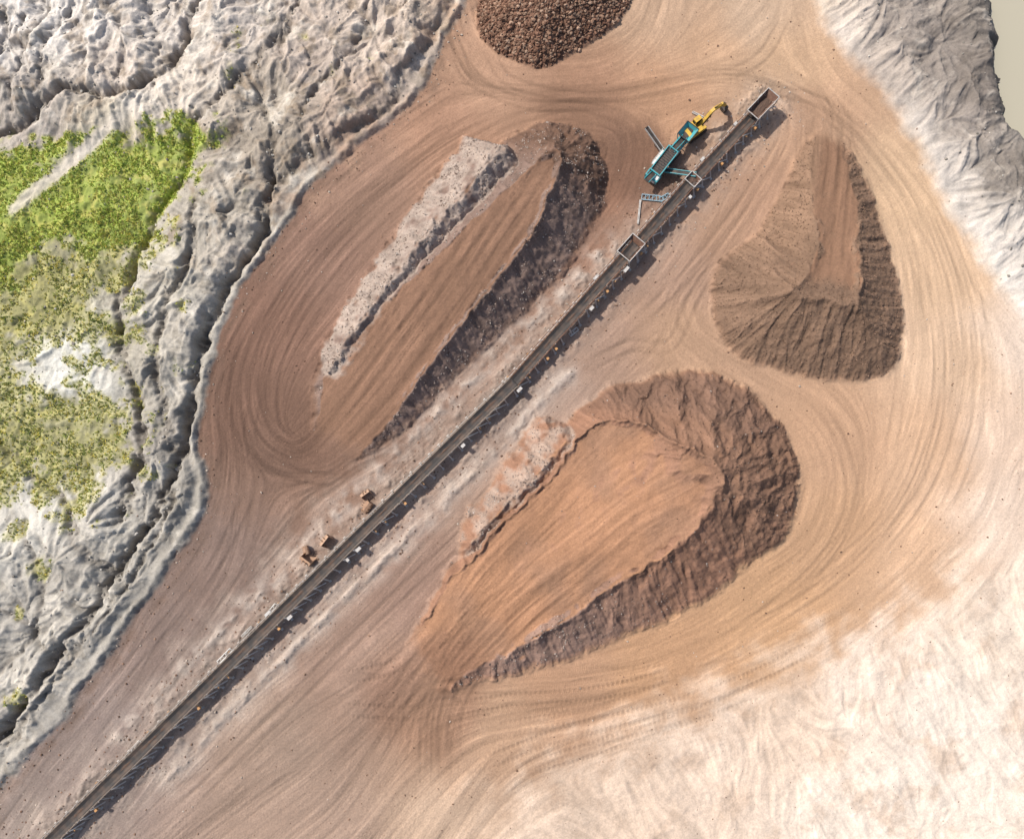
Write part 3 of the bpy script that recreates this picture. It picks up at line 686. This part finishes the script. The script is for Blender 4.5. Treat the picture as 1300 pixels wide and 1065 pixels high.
# ------------------------------------------------------------------ mobile screener
M_galv_b=MB(M_galv)
def screener():
    px=(851,199);e=empty('mobile_screening_plant',px,ang_of((830,226),(880,165)))
    tracks_part(e,4.6,.95,.5,1.25)
    t=MB(M_teal);d=MB(M_dark);w=MB(M_white);k=MB(M_rub)
    for y in (-1.0,1.0):
        t.beam((-6.5,y,1.5),(6.5,y,1.7),.3,.4)
    for x in (-6,-3,0,3,6): t.beam((x,-1.0,1.5),(x,1.0,1.5),.25,.3)
    def conv(p,q,wd,side,belt,drop=True):
        p=Vector(p);q=Vector(q);dr=(q-p).normalized();s=dr.cross(Vector((0,0,1))).normalized()
        belt.beam(p,q,wd,.14)
        for sg in (-1,1): side.beam(p+s*sg*(wd/2+.1)+Vector((0,0,.1)),q+s*sg*(wd/2+.1)+Vector((0,0,.1)),.14,.42)
        n=int((q-p).length/1.1)
        for i in range(n+1):
            c=p.lerp(q,i/max(n,1));side.beam(c-s*(wd/2+.1)-Vector((0,0,.2)),c+s*(wd/2+.1)-Vector((0,0,.2)),.08,.08)
        d.cyl(q-s*(wd/2),q+s*(wd/2),.2,10)
    conv((5.5,0,2.2),(-1.0,0,4.2),1.1,t,k)
    top=[(3.6,-1.7,3.7),(7.6,-1.7,3.7),(7.6,1.7,3.7),(3.6,1.7,3.7)];bot=[(4.0,-.7,2.5),(7.2,-.7,2.5),(7.2,.7,2.5),(4.0,.7,2.5)]
    for i in range(4):
        j=(i+1)%4;t.quad(top[i],top[j],bot[j],bot[i]);d.beam(top[i],top[j],.15,.15);t.beam(top[i],(top[i][0],top[i][1]*.6,1.6),.15,.15)
    k.box(4.1,7.1,-.68,.68,2.55,2.75)
    for y in (-1.35,1.35): t.prism([(-7.2,2.2),(-.6,3.6),(-.6,4.7),(-7.2,3.3)],y-.1,y+.1)
    d.quad((-7.2,-1.25,2.9),(-.6,-1.25,4.3),(-.6,1.25,4.3),(-7.2,1.25,2.9))
    for i in range(12):
        x=-7.0+i*.55;z=2.95+(x+7.2)/6.6*1.4;d.beam((x,-1.25,z+.05),(x,1.25,z+.05),.09,.09)
    t.beam((-7.2,-1.45,3.3),(-7.2,1.45,3.3),.25,.3);t.beam((-.6,-1.45,4.7),(-.6,1.45,4.7),.2,.25)
    t.box(-8.6,-6.6,-1.7,1.7,1.3,2.6);w.box(-8.3,-7.0,-1.5,-.2,2.6,2.72);d.box(-8.3,-7.0,.1,1.4,2.6,2.75);w.box(-8.75,-8.6,-1.2,1.2,1.4,2.3)
    d.cyl((-7.3,1.2,2.7),(-7.3,1.2,3.4),.1,8)
    conv((-1.2,1.3,1.6),(-.2,8.2,4.2),.8,M_galv_b,k)
    conv((-4.5,-1.3,1.6),(-2.0,-8.0,4.0),.8,t,k)
    conv((-3.0,0,1.2),(-10.2,0.3,3.6),1.2,t,k)
    M_galv_b.beam((-.5,5.5,3.0),(-.8,2.0,.9),.1,.1)
    t.beam((-2.8,-5.6,3.0),(-3.8,-1.6,.9),.1,.1)
    w.box(-5.5,-1.0,1.6,2.2,2.3,2.36)
    for x in (-5.4,-4.0,-2.6,-1.1): w.beam((x,2.18,2.3),(x,2.18,3.35),.06,.06)
    w.beam((-5.4,2.18,3.35),(-1.1,2.18,3.35),.06,.06)
    t.make('chassis_and_screen_box',e);d.make('dark_parts',e);w.make('walkway_and_covers',e);k.make('belts',e);M_galv_b.make('side_conveyor_frame',e)
screener()
def bucket(px,ang,s,mat):
    e=empty('excavator_bucket',px,ang,off=.05);b=MB(mat)
    pr=[(0,0),(.6,-.0),(1.15,.25),(1.35,.75),(1.2,1.25),(.75,1.5),(.7,1.42),(1.1,1.18),(1.22,.75),(1.05,.33),(.55,.1),(0,.1)]
    b.prism([(x*s,z*s) for x,z in pr],-s*.85,s*.85)
    for y in (-.88,.83): b.prism([(x*s,z*s) for x,z in [(0,0),(.6,0),(1.15,.25),(1.35,.75),(1.2,1.25),(.75,1.5),(.4,.9)]],y*s,(y+.05)*s)
    for i in range(5): y=(-.75+i*.375)*s;b.beam((.05*s,y,.05*s),(-.3*s,y,.05*s),.14*s,.09*s)
    for y in (-.25,.25): b.prism([(x*s,z*s) for x,z in [(1.0,1.3),(1.5,1.2),(1.45,1.6),(1.1,1.7)]],(y-.04)*s,(y+.04)*s)
    b.make('shell',e);return e
M_bk=simple('worn_bucket_steel',(186,150,122),.7,0,.6)
bucket((396,704),-2.2,1.6,M_bk);bucket((421,690),2.5,1.5,M_bk);bucket((386,699),.3,1.1,M_bk);bucket((462,640),-.6,1.5,M_bk);bucket((469,632),2.2,1.3,M_bk)
def frame(px,ang,L,w,mat):
    e=empty('steel_frame',px,ang,off=.15);b=MB(mat)
    for y in (-w/2,w/2): b.beam((-L/2,y,.2),(L/2,y,.2),.18,.25)
    n=int(L/.8)
    for i in range(n+1): b.beam((-L/2+L*i/n,-w/2,.2),(-L/2+L*i/n,w/2,.2),.12,.12)
    for i in range(0,n,2): b.beam((-L/2+L*i/n,-w/2,.3),(-L/2+L*min(i+2,n)/n,w/2,.3),.07,.07)
    b.make('bars',e)
frame((826,252),-.1,4.4,1.3,M_blue);frame((843,252),.5,2.6,1.0,M_blue);frame((811,270),1.45,6.0,.25,M_galv);frame((888,148),-.5,4,.4,M_galv)
frame((345,774),.9,3.2,.7,M_white);frame((286,832),.8,4.0,.8,M_white);frame((172,948),.8,3.5,.8,M_white);frame((728,422),.7,2.4,.8,M_white);frame((380,743),.8,2.2,.5,M_galv);frame((314,801),.8,3,.4,M_galv)
# ------------------------------------------------------------------ rocks
phi=(1+5**.5)/2
IV=np.array([(-1,phi,0),(1,phi,0),(-1,-phi,0),(1,-phi,0),(0,-1,phi),(0,1,phi),(0,-1,-phi),(0,1,-phi),(phi,0,-1),(phi,0,1),(-phi,0,-1),(-phi,0,1)])/1.9
IF=np.array([(0,11,5),(0,5,1),(0,1,7),(0,7,10),(0,10,11),(1,5,9),(5,11,4),(11,10,2),(10,7,6),(7,1,8),(3,9,4),(3,4,2),(3,2,6),(3,6,8),(3,8,9),(4,9,5),(2,4,11),(6,2,10),(8,6,7),(9,8,1)])
def rocks(name,mask,n,smin_,smax,seed,cols,power=2.2,elong=1.0):
    r=np.random.default_rng(seed);m=mask.ravel().astype(np.float64);m=m/m.sum()
    id_=r.choice(len(m),n,p=m);x=X.ravel()[id_]+r.uniform(-.12,.12,n);y=Y.ravel()[id_]+r.uniform(-.12,.12,n);z=hz(x,y)
    s=smin_+(smax-smin_)*r.random(n)**power
    sc=s[:,None]*r.uniform(.6,1.25,(n,3));sc[:,0]*=elong
    v=IV[None]*r.uniform(.7,1.25,(n,12,1))*sc[:,None,:]
    a=r.uniform(0,6.28,n);ca,sa=np.cos(a)[:,None],np.sin(a)[:,None]
    vx=v[...,0]*ca-v[...,1]*sa+x[:,None];vy=v[...,0]*sa+v[...,1]*ca+y[:,None];vz=v[...,2]*.8+z[:,None]+s[:,None]*.2
    V=np.stack([vx,vy,vz],-1).reshape(-1,3);Fq=(IF[None]+12*np.arange(n)[:,None,None]).reshape(-1,3)
    me=fastmesh(name,V,Fq,3);C=np.array([alb(c) for c in cols])[r.integers(0,len(cols),n)]*r.uniform(.7,1.3,(n,1))
    setcol(me,np.repeat(np.clip(C,0,.8),12,0));me.shade_flat();me.materials.append(M_rock);return link(bpy.data.objects.new(name,me))
M_rock=earth('rock',4,.4,.2)
rocks('rubble_pile_stones',smooth(.1,1.0,hD),11000,.12,.48,41,[(142,108,89),(114,84,68),(152,121,100),(102,76,62),(168,140,119)],1.8,1.3)
rocks('slope_debris',np.clip(pA*steep*.7+lowB*.6+mA+mB+smooth(.0,.2,pB*steep)*.04,0,1)*smooth(-.2,.3,n_mid2),7000,.06,.24,42,[(182,170,160),(150,130,118),(110,92,82),(160,142,130)],3)
rocks('floor_stones',np.clip((1-out)*(1-pile)*(.02+np.exp(-(dconv/7)**2)*.6+np.exp(-((sNW+1)/3)**2)*.4),0,1),6000,.06,.28,43,[(190,175,160),(150,120,100),(120,95,80)],3)
rocks('badland_boulders',np.clip(mNW*(.1+dark)+mNE*.12,0,1)*(1-smooth(-3,0,wat)),3000,.08,.4,44,[(190,184,174),(165,158,148),(140,134,125)],3)
rocks('pile_gravel',np.clip(pC*np.maximum(steep,smooth(.93,1.0,c_s))+headB*.3,0,1),12000,.05,.17,45,[(142,114,94),(116,90,73),(155,125,104),(100,80,67)],1.6)
# ------------------------------------------------------------------ grass and herbs
def tufts(name,mask,n,seed,cols,h0,h1,bl=7):
    r=np.random.default_rng(seed);m=mask.ravel().astype(np.float64);m=m/m.sum()
    id_=r.choice(len(m),n,p=m);x=X.ravel()[id_]+r.uniform(-.12,.12,n);y=Y.ravel()[id_]+r.uniform(-.12,.12,n);z=hz(x,y)
    h=r.uniform(h0,h1,n)
    a=r.uniform(0,6.28,(n,bl));tl=r.uniform(.3,1.1,(n,bl));w=.09+.08*r.random((n,bl))
    bx=x[:,None]+r.normal(0,.12,(n,bl));by=y[:,None]+r.normal(0,.12,(n,bl))
    ln=h[:,None]*r.uniform(.6,1.1,(n,bl))
    tx=bx+np.cos(a)*np.sin(tl)*ln;ty=by+np.sin(a)*np.sin(tl)*ln;tz=z[:,None]+np.cos(tl)*ln
    p0=np.stack([bx-np.sin(a)*w,by+np.cos(a)*w,np.broadcast_to(z[:,None]-.03,bx.shape)],-1)
    p1=np.stack([bx+np.sin(a)*w,by-np.cos(a)*w,np.broadcast_to(z[:,None]-.03,bx.shape)],-1)
    p2=np.stack([tx,ty,tz],-1)
    V=np.stack([p0,p1,p2],2).reshape(-1,3);Fq=np.arange(len(V)).reshape(-1,3)
    me=fastmesh(name,V,Fq,3);C=np.array([alb(c) for c in cols])[r.integers(0,len(cols),n)]*r.uniform(.75,1.3,(n,1))
    setcol(me,np.repeat(C,3*bl,0));me.shade_flat();me.materials.append(M_grass);return link(bpy.data.objects.new(name,me))
M_grass=earth('grass_blades',1.0,.0,.1,.7)
tufts('meadow_grass',v1*smooth(.2,.6,v1)*smooth(-.35,.2,vn),9000,51,[(190,208,96),(172,192,84),(208,210,108),(216,208,116)],.22,.5)
tufts('wild_herbs',np.clip(v2*smooth(-.3,.25,vn)+v3*.5,0,1),9000,52,[(176,182,100),(160,172,90),(220,204,100),(196,188,118),(148,156,92)],.18,.5)
# ------------------------------------------------------------------ light, sky, camera
el=math.radians(49);hd=(.86,-.51)
d=Vector((hd[0]*math.cos(el),hd[1]*math.cos(el),-math.sin(el)))
sl=bpy.data.lights.new('sun','SUN');sl.energy=5.0;sl.angle=math.radians(.8);sl.color=(1,.955,.89)
so=link(bpy.data.objects.new('sun',sl));so.rotation_euler=d.to_track_quat('-Z','Y').to_euler();so.location=(-80,50,150)
w=bpy.data.worlds.new('World');bpy.context.scene.world=w;w.use_nodes=True;nt=w.node_tree
sk=nt.nodes.new('ShaderNodeTexSky');sk.sky_type='NISHITA';sk.sun_disc=False;sk.sun_elevation=el;sk.sun_rotation=math.atan2(-hd[0],-hd[1])
sk.dust_density=3.0
bg=nt.nodes['Background'];bg.inputs['Strength'].default_value=.15;nt.links.new(sk.outputs[0],bg.inputs['Color'])
cd=bpy.data.cameras.new('camera');cd.sensor_fit='HORIZONTAL';cd.sensor_width=36;cd.lens=36*F/1300;cd.clip_end=6000;cd.clip_start=1
co=link(bpy.data.objects.new('camera',cd));co.location=CAM;co.rotation_euler=(T,0,0)
sc=bpy.context.scene;sc.camera=co
sc.view_settings.view_transform='Standard';sc.view_settings.look='None';sc.view_settings.exposure=0;sc.view_settings.gamma=1
print('done',time.time()-t0)
